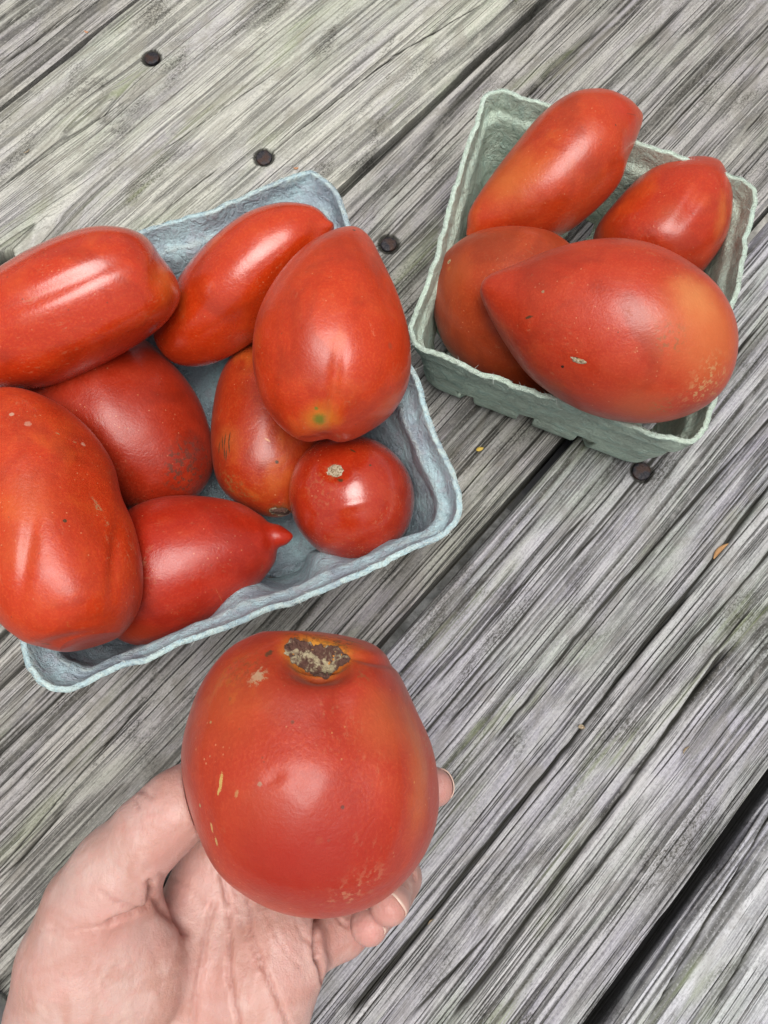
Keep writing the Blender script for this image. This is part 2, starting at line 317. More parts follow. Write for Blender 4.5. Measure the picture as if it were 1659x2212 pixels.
def basket(name, corners, h, prof, mat, slots, holes, seed, label, bumps=(), cr=.17, amp=1.0):
    """corners: TL, TR, BR, BL of the rim in world xy; prof: (inset, z) from rim to floor edge"""
    Q = np.array(corners); cen = Q.mean(0); half = np.mean([np.linalg.norm(Q[i] - Q[i - 1]) for i in range(4)]) / 2
    NP = 520
    # rounded square path, -1..1
    pts = []; na = 14
    for (sx, sy, a0) in ((1, 1, 0), (-1, 1, 90), (-1, -1, 180), (1, -1, 270)):
        for k in range(na + 1):
            a = math.radians(a0 + 90 * k / na); pts.append((sx * (1 - cr) + cr * math.cos(a), sy * (1 - cr) + cr * math.sin(a)))
    pts.append(pts[0]); pts = np.array(pts); d = np.concatenate([[0], np.cumsum(np.hypot(*np.diff(pts, axis=0).T))])
    t = np.linspace(0, d[-1], NP, endpoint=False); q = np.stack([np.interp(t, d, pts[:, i]) for i in (0, 1)], -1)
    s = t / d[-1]
    # the profile, resampled evenly, then rows over the floor towards the centre
    pr = np.array(prof); pd = np.concatenate([[0], np.cumsum(np.hypot(*np.diff(pr, axis=0).T))]); tt = np.linspace(0, pd[-1], 84)
    ins = np.interp(tt, pd, pr[:, 0]); zz = np.interp(tt, pd, pr[:, 1])
    ker = np.array([1, 2, 3, 2, 1]) / 9.; ins = np.convolve(np.pad(ins, 2, 'edge'), ker, 'valid'); zz = np.convolve(np.pad(zz, 2, 'edge'), ker, 'valid')
    fl = np.linspace(ins[-1], half * .985, 40)[1:]
    ins = np.concatenate([ins, fl]); zz = np.concatenate([zz, np.full(len(fl), zz[-1])]); nr = len(ins)
    I = np.repeat(ins[None], NP, 0); Z = np.repeat(zz[None], NP, 0); SS = np.repeat(s[:, None], nr, 1)
    wallw = smooth01((Z - .006) / .012); rimw = smooth01((Z - (h - .010)) / .010)
    ca, sa = np.cos(2 * np.pi * SS), np.sin(2 * np.pi * SS)
    # wavering rim and walls
    I = I + amp * (.0018 * noise(ca * 2.5 + 9, sa * 2.5 + Z * 20, seed) * wallw + .0007 * noise(ca * 8 + 3, sa * 8 + Z * 60, seed + 1) * wallw)
    Z = Z + amp * .0016 * noise(ca * 4 + 2, sa * 4, seed + 2) * smooth01(Z / h) + .0004 * noise(ca * 22, sa * 22, seed + 3) * rimw + .0002 * noise(ca * 48, sa * 48, seed + 3) * rimw
    I = I + (.0002 * noise(ca * 45, sa * 45, seed + 4) + .0005 * noise(ca * 13, sa * 13, seed + 4)) * rimw
    # small wrinkles of the pressed pulp
    I = I + amp * .0006 * fbm(SS * 75, Z / .009 + 3, seed + 5, 3) * wallw + amp * .0008 * np.clip(1 - np.abs(noise(SS * 24, Z / .014, seed + 6)) / .2, 0, 1) * wallw * (1 - rimw) * .5
    # bulges pressed in from outside, one beside every slot
    for (c0, wd, am) in bumps:
        ds = (SS - c0 + .5) % 1 - .5
        I = I + am * np.exp(-(ds / wd) ** 2) * np.exp(-((Z - h * .46) / (h * .30)) ** 4)
    Z = Z + .0005 * fbm(q[:, None, 0] * (1 - I / half) * 12, q[:, None, 1] * (1 - I / half) * 12, seed + 7, 3) * (1 - wallw)
    k = 1 - I / half; X = q[:, None, 0] * k; Y = q[:, None, 1] * k
    a = (X + 1) / 2; b = (Y + 1) / 2
    TL, TR, BR, BL = Q
    XY = (a * b)[..., None] * TR + ((1 - a) * b)[..., None] * TL + ((1 - a) * (1 - b))[..., None] * BL + (a * (1 - b))[..., None] * BR
    co = np.concatenate([XY, Z[..., None]], -1).reshape(-1, 3)
    F = grid_faces(NP, nr, wrap_n=True); F = F[:, ::-1]
    fc = co[F].mean(1); fs = SS.ravel()[F[:, 0]]; fz = fc[:, 2]; fi = I.ravel()[F].mean(1)
    keep = np.ones(len(F), bool); per = 8 * half * .9
    for (c0, wid, ztop, reach) in slots:
        dsm = np.abs((fs - c0 + .5) % 1 - .5) * per
        wig = .0007 * noise(fc[:, 0] / .003, fc[:, 1] / .003, seed + 8)
        keep &= ~((dsm + wig < wid / 2) & (fz + wig < ztop) & (fi < prof[-1][0] + reach))
    for (hx, hy, ha, hb, ang) in holes:
        dx, dy = fc[:, 0] - hx, fc[:, 1] - hy; ux = dx * math.cos(ang) + dy * math.sin(ang); uy = -dx * math.sin(ang) + dy * math.cos(ang)
        keep &= ~(((ux / ha) ** 2 + (uy / hb) ** 2 < 1 + .25 * noise(fc[:, 0] / .002, fc[:, 1] / .002, seed + 9)) & (fz < .01))
    F = F[keep]
    rim_a = np.clip(smooth01((Z - (h - .0030)) / .003) + .6 * smooth01(1 - np.abs(Z - (h - .011)) / .0016), 0, 1)
    root = bpy.data.objects.new(name, None); C.objects.link(root); root.location = (cen[0], cen[1], 0)
    tag(root, label, 'basket', 'pulp berry baskets of tomatoes')
    co2 = co - np.array([cen[0], cen[1], 0])
    o = mesh_np('basket_shell', co2, F, mat, root, attrs={'rim': rim_a})
    sm = o.modifiers.new('thickness', 'SOLIDIFY'); sm.thickness = .0021; sm.offset = 0.0; sm.use_even_offset = False
    # frayed fibres along the rim
    fv, ff = [], []; rc = co2.reshape(NP, nr, 3)
    rs = np.random.RandomState(seed)
    for f in range(1500):
        i = rs.randint(NP); base = rc[i, rs.randint(0, 3)] + np.array([0, 0, .0004]); out = np.array([base[0], base[1], 0]); out /= np.linalg.norm(out)
        tn = np.array([-out[1], out[0], 0]); d_ = tn * rs.uniform(-1, 1) + out * rs.uniform(-.6, 1.0) + np.array([0, 0, rs.uniform(.0, .8)]); d_ /= np.linalg.norm(d_)
        L = rs.uniform(.0006, .0022) if rs.rand() < .95 else rs.uniform(.002, .0045); wv = np.cross(d_, (0, 0, 1)); wv = wv / (np.linalg.norm(wv) + 1e-6) * rs.uniform(.00004, .0001)
        bend = rs.normal(size=3) * .3
        for k in range(3):
            p = base + d_ * L * k / 2 + bend * L * (k / 2) ** 2; fv += [p - wv * (1 - k * .35), p + wv * (1 - k * .35)]
        b0 = len(fv) - 6; ff += [(b0, b0 + 1, b0 + 3, b0 + 2), (b0 + 2, b0 + 3, b0 + 5, b0 + 4)]
    tag(mesh_np('frayed_fibre', fv, ff, FIB, root), kind='stuff')
    return root, co2
m = NT('pulp_fibre'); FIB = m.fin((.62, .68, .64), .9, None, .1)
hL, hR = .075, .060
def side_s(side, x, cr=.15):
    """fraction of the way round for position x (-1..1, left to right or bottom to top) on a side of the rounded square"""
    arc = math.pi / 2 * cr; sd_ = 2 - 2 * cr; tot = 4 * (arc + sd_); c0 = (arc + sd_ / 2) / tot
    return {'top': c0 - x / tot, 'left': c0 + .25 - x / tot, 'bottom': c0 + .5 + x / tot, 'right': (c0 + .75 + x / tot)}[side] % 1
Lc = [P(*p, hL)[:2] for p in [(706, 364), (1024, 1138), (84, 1501)]]; Lc = [Lc[0] + Lc[2] - Lc[1]] + Lc
Rc = [P(*p, hR)[:2] for p in [(1052, 182), (1640, 397), (1513, 974), (882, 738)]]
profL = [(0, hL), (.0012, hL - .005), (.0024, hL - .0085), (.0062, hL - .0115), (.0068, hL - .025), (.0125, hL - .043), (.0185, .018), (.022, .009), (.028, .0045), (.034, .0035)]
profR = [(0, hR), (.0008, hR - .006), (.0014, hR - .0105), (.0036, hR - .013), (.0048, hR - .026), (.0068, .022), (.0078, .012), (.0098, .0055), (.014, .0033), (.018, .003)]
hp = P(590, 1276, .003); hp2 = P(775, 1212, .003); hp3 = P(1248, 512, .003)
slotsL = [(side_s(s_, x), .007, .013, .004) for s_ in ('top', 'left', 'right') for x in (-.45, .45)]
slotsR = [(side_s(s_, x), .0088, .020, .004) for s_ in ('bottom', 'top', 'left', 'right') for x in (-.62, -.08, .42)]
bL, coL = basket('pulp_basket', Lc, hL, profL, PB, slotsL, [(hp[0], hp[1], .0072, .0042, 1.9), (hp2[0], hp2[1], .004, .0025, .4)], 11,
    'large blue-grey paper pulp basket on the left, heaped with eight red tomatoes',
    [(side_s('bottom', -.16, .2), .017, .013), (side_s('bottom', .36, .2), .015, .009), (side_s('bottom', .66, .2), .018, .006), (side_s('right', -.2), .03, .005), (side_s('right', .45), .03, .004), (side_s('top', .3), .03, .006), (side_s('top', -.3), .03, .005)], .16)
bR, coR = basket('pulp_basket.001', Rc, hR, profR, PG, slotsR, [(hp3[0], hp3[1], .014, .0045, .85)], 23,
    'small sage-green paper pulp basket on the right holding four red tomatoes', [], .15, .7)

# ------------------------------------------------------------------ tomatoes
def catmull(pts, n=16):
    p = np.array(pts, float); N = len(p); out = []
    for i in range(N):
        a, b, c, d = p[i - 1], p[i], p[(i + 1) % N], p[(i + 2) % N]
        for k in range(n):
            t = k / n; out.append(.5 * ((2 * b) + (-a + c) * t + (2 * a - 5 * b + 4 * c - d) * t * t + (-a + 3 * b - 3 * c + d) * t ** 3))
    return np.array(out)
def tomato_mat(name, red, orange, bias, spots, rough=.34, bloom=.25, coat=.35, specks=.5, seed=0):
    m = NT(name); off = m.vmath('ADD', m.tc, (seed * .37, seed * .11, seed * .23))
    big = m.noise(22, 3, .5, off, .4); mid = m.noise(75, 4, .6, off, .5); fine = m.noise(1100, 3, .6, off)
    streak = m.noise(1, 3, .6, m.scale((260, 260, 30), off))
    f = m.math('ADD', m.math('MULTIPLY', big, .75), m.math('MULTIPLY', mid, .25))
    col = m.mix(m.ramp(f, .58 - bias, .70 - bias), red, orange)
    col = m.mix(m.ramp(mid, .45, .70, 0, .25), col, orange)
    col = m.mix(m.ramp(mid, .50, .28, 0, .35), col, tuple(c * .8 for c in red))
    col = m.mix(m.ramp(streak, .5, .75, 0, .30), col, tuple(c * .72 for c in red))
    col = m.mix(m.ramp(fine, .45, .7, 0, .25), col, tuple(min(1, c * 1.25 + .02) for c in orange))
    dots = m.math('MULTIPLY', m.ramp(m.voro(420, off), .15, .07), m.ramp(m.noise(70, 1, .5, off), .5, .62))
    col = m.mix(m.math('MULTIPLY', dots, specks), col, (.80, .42, .26))
    # dust and scuffs: fine, patchy, along the fruit; tiny brown freckles
    scuff = m.math('MULTIPLY', m.ramp(m.noise(1, 4, .75, m.scale((700, 700, 240), off)), .55, .66), m.ramp(m.noise(48, 3, .6, m.vmath('ADD', off, (.3, .1, .7)), .8), .52, .70))
    col = m.mix(m.math('MULTIPLY', scuff, .40), col, (.55, .27, .15))
    frk = m.math('MULTIPLY', m.ramp(m.voro(260, m.vmath('ADD', off, (.9, .2, .4))), .10, .05), m.ramp(m.noise(60, 1, .5, m.vmath('ADD', off, (.5, .8, .1))), .50, .58))
    col = m.mix(m.math('MULTIPLY', frk, .65), col, (.16, .05, .025))
    deep = m.noise(34, 4, .6, m.vmath('ADD', off, (.6, .9, .2)), .6)
    col = m.mix(m.ramp(deep, .48, .66, 0, .5), col, tuple(c * .60 for c in red))
    rg = m.math('ADD', m.ramp(mid, .35, .7, rough - .05, rough + .10), m.math('MULTIPLY', scuff, .3))
    for sp in spots:
        c, r, cc, soft, wig = sp['c'], sp['r'], sp['col'], sp.get('soft', .4), sp.get('wig', .5)
        d = m.vmath('SUBTRACT', m.tc, tuple(c))
        if 'ax' in sp:
            ax = tuple(sp['ax']); dt = m.vmath('DOT_PRODUCT', d, ax, out=1)
            sc = m.n('ShaderNodeVectorMath', operation='SCALE'); sc.inputs[0].default_value = ax; m.l(m.math('MULTIPLY', dt, 1 - 1 / sp['e']), sc.inputs['Scale'])
            d = m.vmath('SUBTRACT', d, sc.outputs[0])
        L = m.vmath('LENGTH', d, out=1)
        wn = m.noise(sp.get('ws', 1.6 / r), 4, .7)
        L = m.math('ADD', L, m.math('MULTIPLY', m.math('SUBTRACT', wn, .5), r * wig * 2))
        big_ = r > .0035 and not sp.get('speck'); k = m.math('MULTIPLY', m.ramp(L, r * (1.35 if big_ else 1), r * (1 - soft) * (.6 if big_ else 1)), sp.get('a', 1.0) * (.8 if big_ else 1))
        if sp.get('speck'):
            k = m.math('MULTIPLY', k, m.ramp(m.noise(sp['speck'], 3, .7), .50, .60))
        col = m.mix(k, col, cc)
        if sp.get('dull', False): rg = m.math('ADD', rg, m.math('MULTIPLY', k, .35))
    bn = m.bump(fine, .22, .0005); bn = m.bump(mid, .25, .0016, bn)
    return m.fin(m.mix(1.0, col, (.86, .77, .60), "MULTIPLY"), rg, bn, .42, Subsurface_Weight=.10, Subsurface_Radius=(.004, .0012, .0006), Subsurface_Scale=1.0,
                 Coat_Weight=coat, Coat_Roughness=.16, Sheen_Weight=bloom * .12, Sheen_Roughness=.5, Sheen_Tint=(1, .62, .55, 1))
RED, ORG = (.54, .042, .006), (.64, .095, .011)
tom_bvh = {}
def tomato(name, outline, iA, iB, zA, zB, label, kz=1.0, ribs=(0, 0, 0), lump=.012, dents=(), spots=(), mat=None, nu=110, nv=120, seed=0, kc=0.0, **mk):
    """outline: points round the fruit as seen (clockwise); iA, iB index the two ends of its axis; zA, zB their heights"""
    oc = catmull(outline); n = 16; kA, kB = iA * n, iB * n; N = len(oc)
    A, B = oc[kA], oc[kB]; ax = (B - A); Lp = np.linalg.norm(ax); ax = ax / Lp; nr_ = np.array([ax[1], -ax[0]])
    s1 = oc[np.arange(kA, kA + ((kB - kA) % N) + 1) % N]; s2 = oc[np.arange(kA, kA - ((kA - kB) % N) - 1, -1) % N]
    def edge(sd):
        s = (sd - A) @ ax / Lp; d = (sd - A) @ nr_; s[0] = 0; s[-1] = 1; s = np.maximum.accumulate(np.clip(s, 0, 1)); s += np.arange(len(s)) * 1e-7; return s, d
    k = np.arange(nu) / (nu - 1); st = (1 - np.cos(np.pi * k)) / 2
    sA, dA = edge(s1); sB, dB = edge(s2); up = np.interp(st, sA, dA); lo = np.interp(st, sB, dB)
    if up.mean() < lo.mean(): up, lo = lo, up
    cenl = (up + lo) / 2; rad = (up - lo) / 2; rad[0] = rad[-1] = 0; cenl[0] = cenl[-1] = 0; rad = np.maximum(rad, 0)
    zc = (zA + zB) / 2; mid = (A + B) / 2
    Aw, Bw = P(A[0], A[1], zA), P(B[0], B[1], zB); cw = (Aw + Bw) / 2
    camp = np.array([0, 0, H]); view = camp - cw; view /= np.linalg.norm(view)
    e1 = (Bw - Aw); L = np.linalg.norm(e1); e1 /= L
    e2 = np.cross(view, e1); e2 /= np.linalg.norm(e2)
    # make e2 point to the 'up' side seen in the picture
    tx, ty, _ = proj(cw + e2 * .01); mx, my, _ = proj(cw)
    if (np.array([tx - mx, ty - my]) @ nr_) < 0: e2 = -e2
    e3 = np.cross(e1, e2)
    if e3 @ view < 0: e3 = -e3
    m_px = proj(cw)[2] / FP * .972
    th = np.arange(nv) * 2 * np.pi / nv; SX, TH = np.meshgrid(st, th, indexing='ij')
    R = rad[:, None] * m_px; Cn = cenl[:, None] * m_px
    rr = 1 + ribs[1] * np.cos(ribs[0] * TH + ribs[2] + .5 * noise(SX * 2, TH * 0, 3 + seed)) * np.sin(np.pi * SX) ** .4 * (.6 + .4 * np.cos(TH * 2 + seed))
    ca, sa = np.cos(TH), np.sin(TH)
    lump_n = noise(ca * 1.5 + SX * 2.2 + seed, sa * 1.5 + 4 + SX, 20 + seed) + .5 * noise(ca * 3 + SX * 4, sa * 3 + seed, 21 + seed)
    rr = rr + lump * lump_n * np.sin(np.pi * SX)
    Pt = Aw + e1 * (SX * L)[..., None] + e2 * ((Cn + R * ca * rr))[..., None] + e3 * (R * sa * kz * rr + kc * Cn)[..., None]
    V = Pt.reshape(-1, 3).copy(); F = grid_faces(nu, nv, wrap_m=True)
    # orient faces outwards
    a, b, c = V[F[nu * nv // 2]][:3]; nn = np.cross(b - a, c - a)
    if nn @ (a - cw) < 0: F = F[:, ::-1]
    for (dx, dy, dep, rx, ry, an) in dents:
        px, py, _ = proj(V); nrm = V - (cw + ((V - cw) @ e1)[:, None] * e1); nl = np.linalg.norm(nrm, axis=1, keepdims=True) + 1e-9
        out = V - cw; out /= np.linalg.norm(out, axis=1, keepdims=True); face = smooth01((out @ view + .25) / .35)
        u_ = (px - dx) * math.cos(an) + (py - dy) * math.sin(an); v_ = -(px - dx) * math.sin(an) + (py - dy) * math.cos(an)
        ee = (u_ / rx) ** 2 + (v_ / ry) ** 2; k_ = np.exp(-(ee ** 2 if dep == .0080 else ee)) * face
        V = V - out * (dep * k_)[:, None]
    bv = BVHTree.FromPolygons([Vector(v) for v in V], [tuple(int(i) for i in f) for f in F])
    def hit(px, py):
        d = P(px, py, 0) - camp; d /= np.linalg.norm(d)
        r = bv.ray_cast(Vector(camp), Vector(d)); return np.array(r[0]) if r[0] is not None else None
    M = Matrix((( e2[0], e3[0], e1[0], cw[0]), (e2[1], e3[1], e1[1], cw[1]), (e2[2], e3[2], e1[2], cw[2]), (0, 0, 0, 1)))
    if M.to_3x3().determinant() < 0: M = Matrix(((-e2[0], e3[0], e1[0], cw[0]), (-e2[1], e3[1], e1[1], cw[1]), (-e2[2], e3[2], e1[2], cw[2]), (0, 0, 0, 1)))
    Mi = np.array(M.inverted()); loc = lambda p: Mi[:3, :3] @ p + Mi[:3, 3]
    sp = []
    for s_ in spots:
        p = hit(*s_['p'])
        if p is None: continue
        d = dict(s_); d['c'] = loc(p); 
        if 'to' in s_:
            q = hit(*s_['to'])
            if q is None: continue
            d['c'] = (loc(p) + loc(q)) / 2; v = loc(q) - loc(p); ln = np.linalg.norm(v); d['ax'] = v / ln; d['e'] = max(1.01, ln / 2 / d['r'])
        sp.append(d)
    mt = mat or tomato_mat('tomato_skin', spots=sp, seed=seed, **{**dict(red=RED, orange=ORG, bias=0.), **mk})
    Vl = (Mi[:3, :3] @ V.T).T + Mi[:3, 3]
    o = mesh_np(name, Vl, F, mt); o.matrix_world = M
    tag(o, label, 'tomato')
    tom_bvh[o.name] = (bv, V, F, cw, hit, M, Mi)
    return o
BR_, TAN, GRN, YEL, BLK, PAL = (.10, .045, .02), (.42, .30, .17), (.16, .20, .03), (.62, .30, .04), (.02, .012, .008), (.62, .30, .13)
def dot(px, py, r, col, **k): return dict(p=(px, py), r=r, col=col, **k)
def line(px, py, qx, qy, r, col, **k): return dict(p=(px, py), to=(qx, qy), r=r, col=col, **k)
G1, G2 = 'tomatoes heaped in the left blue-grey basket', 'tomatoes in the right sage-green basket'
T = {}
T[1] = tomato('tomato', [(-120, 745), (-105, 670), (-25, 605), (80, 545), (180, 505), (250, 495), (312, 508), (357, 552), (386, 622), (375, 668), (330, 718), (240, 777), (130, 828), (40, 845), (-40, 842), (-100, 805)], 0, 8, .083, .085,
  'long blocky bright red tomato across the top left corner of the blue-grey basket', ribs=(5, .018, 1.2), lump=.016, dents=[(150, 610, .0010, 190, 18, -.42), (350, 560, .0012, 20, 60, .2), (250, 700, -.0008, 150, 30, -.45)], seed=1, rough=.24, coat=.6, bias=.02,
  red=(.54, .038, .006), spots=[dot(360, 600, .010, (.66, .17, .03), soft=.9, a=.6)])
T[2] = tomato('tomato.001', [(335, 725), (345, 680), (378, 620), (440, 540), (520, 475), (590, 447), (645, 443), (695, 456), (719, 490), (712, 518), (690, 570), (640, 640), (580, 712), (500, 768), (430, 792), (370, 780)], 0, 8, .052, .078,
  'slender red tomato with a tip nub against the far rim of the blue-grey basket', seed=2, rough=.25, coat=.6, ribs=(4, .02, .5), lump=.01, dents=[(690, 482, .0011, 22, 40, .3), (713, 487, -.0012, 12, 14, 0), (640, 560, .001, 90, 16, -.85)], spots=[dot(662, 547, .0005, PAL, a=.55), dot(640, 610, .0003, PAL, a=.55), dot(570, 700, .0003, PAL, a=.55)])
T[3] = tomato('tomato.002', [(765, 494), (802, 520), (832, 580), (866, 660), (890, 750), (887, 830), (852, 892), (795, 932), (748, 950), (698, 954), (648, 948), (600, 915), (563, 862), (545, 785), (553, 700), (590, 620), (648, 550), (712, 508)], 0, 9, .090, .083,
  'big heart-shaped red tomato with a green-yellow spot near its lower end', seed=3, rough=.38, coat=.25, ribs=(3, .03, 2.4), lump=.012, kz=.92,
  dents=[(720, 850, .0016, 14, 90, .1), (650, 700, -.0012, 40, 120, .1), (700, 952, .002, 25, 14, 0)], nu=140, nv=150,
  spots=[dot(694, 905, .0068, (.62, .26, .035), soft=.85, wig=.3, a=.9), dot(690, 906, .0032, (.20, .20, .03), soft=.7, wig=.3), dot(683, 882, .001, GRN, soft=.8), dot(765, 497, .0008, BLK), dot(843, 747, .0016, (.30, .06, .03), soft=.7, a=.6), line(800, 900, 870, 850, .006, ORG, soft=.9), line(795, 690, 815, 740, .0011, (.70, .20, .12), a=.5, speck=900)])
T[4] = tomato('tomato.003', [(0, 845), (72, 852), (140, 885), (200, 940), (244, 1010), (262, 1080), (288, 1155), (302, 1245), (293, 1320), (255, 1375), (200, 1398), (130, 1406), (62, 1386), (12, 1345), (-30, 1280), (-60, 1180), (-80, 1080), (-85, 980), (-60, 890)], 0, 11, .084, .084,
  'large lumpy kidney-shaped red tomato at the left side of the blue-grey basket', seed=4, rough=.40, coat=.15, ribs=(4, .025, .2), lump=.018, nu=150, nv=150, bias=.01, kz=.9,
  dents=[(205, 1090, .0010, 55, 130, -.5), (250, 1200, .0013, 14, 90, .1), (170, 1280, -.0012, 60, 50, 0), (150, 1385, .0014, 70, 14, -.2), (60, 1200, .0012, 16, 130, .15)],
  spots=[line(185, 960, 255, 1060, .0016, TAN, speck=500, a=.7), line(190, 1060, 250, 1180, .0019, TAN, speck=420, a=.6, dull=True), line(60, 1372, 165, 1400, .0022, BR_, speck=600, a=.8), line(160, 1390, 225, 1345, .0006, BR_, wig=.8), dot(140, 1125, .0008, BR_), dot(25, 895, .001, (.6, .35, .3)), dot(60, 915, .0014, (.6, .35, .3), a=.6),
         line(145, 1340, 165, 1400, .002, (.55, .25, .06), a=.6, speck=500), dot(180, 960, .001, (.6, .3, .25)), line(170, 960, 110, 930, .0007, TAN, speck=700), dot(40, 1190, .009, (.60, .11, .03), soft=.9, a=.6), dot(50, 1080, .012, (.60, .11, .03), soft=.9, a=.6)])
T[5] = tomato('tomato.004', [(150, 782), (225, 742), (312, 733), (382, 790), (432, 862), (456, 945), (454, 1010), (405, 1082), (330, 1108), (230, 1092), (140, 1040), (85, 960), (85, 860)], 0, 7, .040, .040,
  'dark red rounded tomato, scabby at lower right, under the long blocky one', seed=5, rough=.36, coat=.12, bloom=.35, red=(.36, 0.025, 0.007), orange=(.44, 0.046, 0.012), nu=130, nv=140,
  spots=[dot(410, 1010, .017, (.14, .035, .02), speck=420, soft=.6, a=.9, dull=True), dot(425, 970, .008, (.16, .02, .015), soft=.9, a=.8), line(270, 1082, 430, 1060, .006, (.28, .12, .06), speck=500, dull=True), dot(298, 853, .0003, PAL, a=.55)])
T[6] = tomato('tomato.005', [(225, 1270), (236, 1160), (282, 1098), (350, 1070), (430, 1068), (508, 1082), (556, 1108), (580, 1127), (606, 1135), (632, 1156), (621, 1175), (600, 1187), (591, 1220), (560, 1265), (510, 1315), (440, 1365), (370, 1392), (310, 1398), (255, 1372), (228, 1325)], 0, 9, .040, .052,
  'red tomato ending in a pointed nipple, near the front of the blue-grey basket', seed=6, rough=.35, coat=.15, bloom=.3, red=(.42, 0.022, 0.007), orange=(.52, 0.046, 0.010), nu=170, nv=130, ribs=(3, .02, .8), lump=.008,
  spots=[dot(300, 1380, .012, (.50, .07, .02), soft=.9, a=.7), dot(290, 1185, .0003, PAL, a=.55), line(465, 1270, 480, 1300, .0004, PAL)])
T[7] = tomato('tomato.006', [(560, 745), (630, 762), (690, 830), (714, 900), (711, 960), (690, 1030), (650, 1090), (600, 1116), (530, 1097), (475, 1052), (456, 980), (458, 900), (475, 820), (510, 768)], 0, 7, .036, .036,
  'dull tomato with dark cracks on its left side, beneath the big heart-shaped one', seed=7, rough=.36, coat=.2, bloom=.3, red=(.40, 0.035, 0.008), orange=(.50, 0.103, 0.016), bias=.10, kz=.95, nu=140, nv=140,
  spots=[dot(490, 950, .007, (.50, .14, .03), soft=.8, a=.6)] + [line(480 + dx, 940 + dy, 478 + dx + ex, 965 + dy + 8, .00045, BR_, wig=1.0) for dx, dy, ex in ((0, 0, 3), (8, -6, -2), (14, 8, 4), (5, 22, 2), (18, -10, -3), (-4, 10, -2), (10, 26, 0))] +
        [line(470, 1000, 560, 1085, .006, (.30, .13, .04), speck=480, a=.7, dull=True), dot(598, 998, .0009, BR_), line(570, 945, 585, 955, .0004, PAL), dot(600, 1105, .0045, (.15, .09, .03), wig=.6)])
T[8] = tomato('tomato.007', [(750, 951), (822, 966), (876, 1012), (898, 1078), (882, 1142), (842, 1190), (790, 1213), (745, 1211), (688, 1188), (640, 1140), (620, 1078), (636, 1012), (685, 966)], 0, 7, .045, .047,
  'small round red tomato with its pale stem scar facing up, in the blue-grey basket', seed=8, rough=.20, coat=.75, red=(.42, 0.027, 0.007), orange=(.50, 0.069, 0.013), nu=120, nv=130, ribs=(5, .022, 0), lump=.015,
  dents=[(722, 1018, .0016, 26, 20, 0), (760, 1090, -.0006, 50, 12, -.2)], spots=[dot(722, 1016, .0042, (.38, .15, .06), soft=.8, speck=700), dot(722, 1018, .0025, (.40, .34, .22), soft=.4), dot(722, 1018, .0009, BR_), line(728, 1035, 742, 1040, .0009, BR_, wig=.8), dot(690, 1050, .011, (.45, .17, .08), soft=.8, a=.4, speck=600), line(755, 970, 770, 978, .0005, BR_), dot(800, 1005, .0006, BR_)])
T[9] = tomato('tomato.008', [(1012, 515), (1008, 490), (1015, 450), (1060, 380), (1110, 315), (1160, 255), (1215, 215), (1275, 203), (1326, 212), (1360, 229), (1387, 252), (1374, 302), (1354, 352), (1336, 405), (1285, 460), (1230, 500), (1170, 517), (1110, 517), (1060, 516)], 0, 10, .046, .062,
  'orange-red pear-shaped pointed tomato resting over the far rim of the sage-green basket', seed=9, rough=.33, coat=.25, red=(.50, .048, .010), orange=(.57, .098, .020), bias=.05, ribs=(3, .03, 1.0), lump=.006, nu=130, nv=120,
  spots=[dot(1100, 385, .014, (.60, .17, .035), soft=.9, a=.65), line(1350, 245, 1375, 250, .0005, BR_), dot(1330, 270, .0005, BR_), dot(1350, 240, .010, (.50, .03, .012), soft=.9, a=.7)])
T[10] = tomato('tomato.009', [(1410, 612), (1340, 592), (1292, 548), (1286, 490), (1330, 430), (1388, 374), (1450, 350), (1500, 341), (1551, 350), (1570, 398), (1577, 450), (1565, 520), (1532, 575), (1500, 605), (1455, 618)], 0, 8, .034, .050,
  'red tomato with a sharp ridged tip, in the right corner of the sage-green basket', seed=10, rough=.33, coat=.25, red=(.48, 0.035, 0.007), orange=(.58, 0.081, 0.013), ribs=(3, .045, .4), lump=.006,
  spots=[line(1560, 410, 1545, 520, .0045, (.62, .19, .05), soft=.9, a=.8), dot(1300, 520, .012, (.50, .08, .02), soft=.9, a=.6), dot(1440, 460, .008, (.50, .09, .03), soft=.9, a=.5)], dents=[(1500, 430, .0012, 60, 12, -1.0)])
T[11] = tomato('tomato.010', [(966, 560), (1010, 522), (1070, 504), (1140, 505), (1210, 525), (1262, 580), (1280, 660), (1270, 750), (1232, 822), (1180, 856), (1110, 842), (1030, 810), (968, 758), (940, 692), (935, 625), (945, 582)], 0, 9, .040, .032,
  'orange-red tomato with a tiny dot at its point, under the biggest one at right', seed=11, rough=.38, coat=.15, bloom=.35, red=(.42, 0.053, 0.011), orange=(.50, 0.098, 0.019), bias=.05, ribs=(3, .02, 2.2), lump=.006, nu=130, nv=130, kz=.95,
  spots=[dot(970, 565, .0012, (.55, .50, .35), soft=.3), dot(970, 566, .0005, BLK), dot(970, 580, .0016, (.45, .16, .04), soft=.8), dot(1045, 612, .001, (.45, .15, .12)), dot(985, 590, .010, (.55, .12, .03), soft=.9, a=.6)])
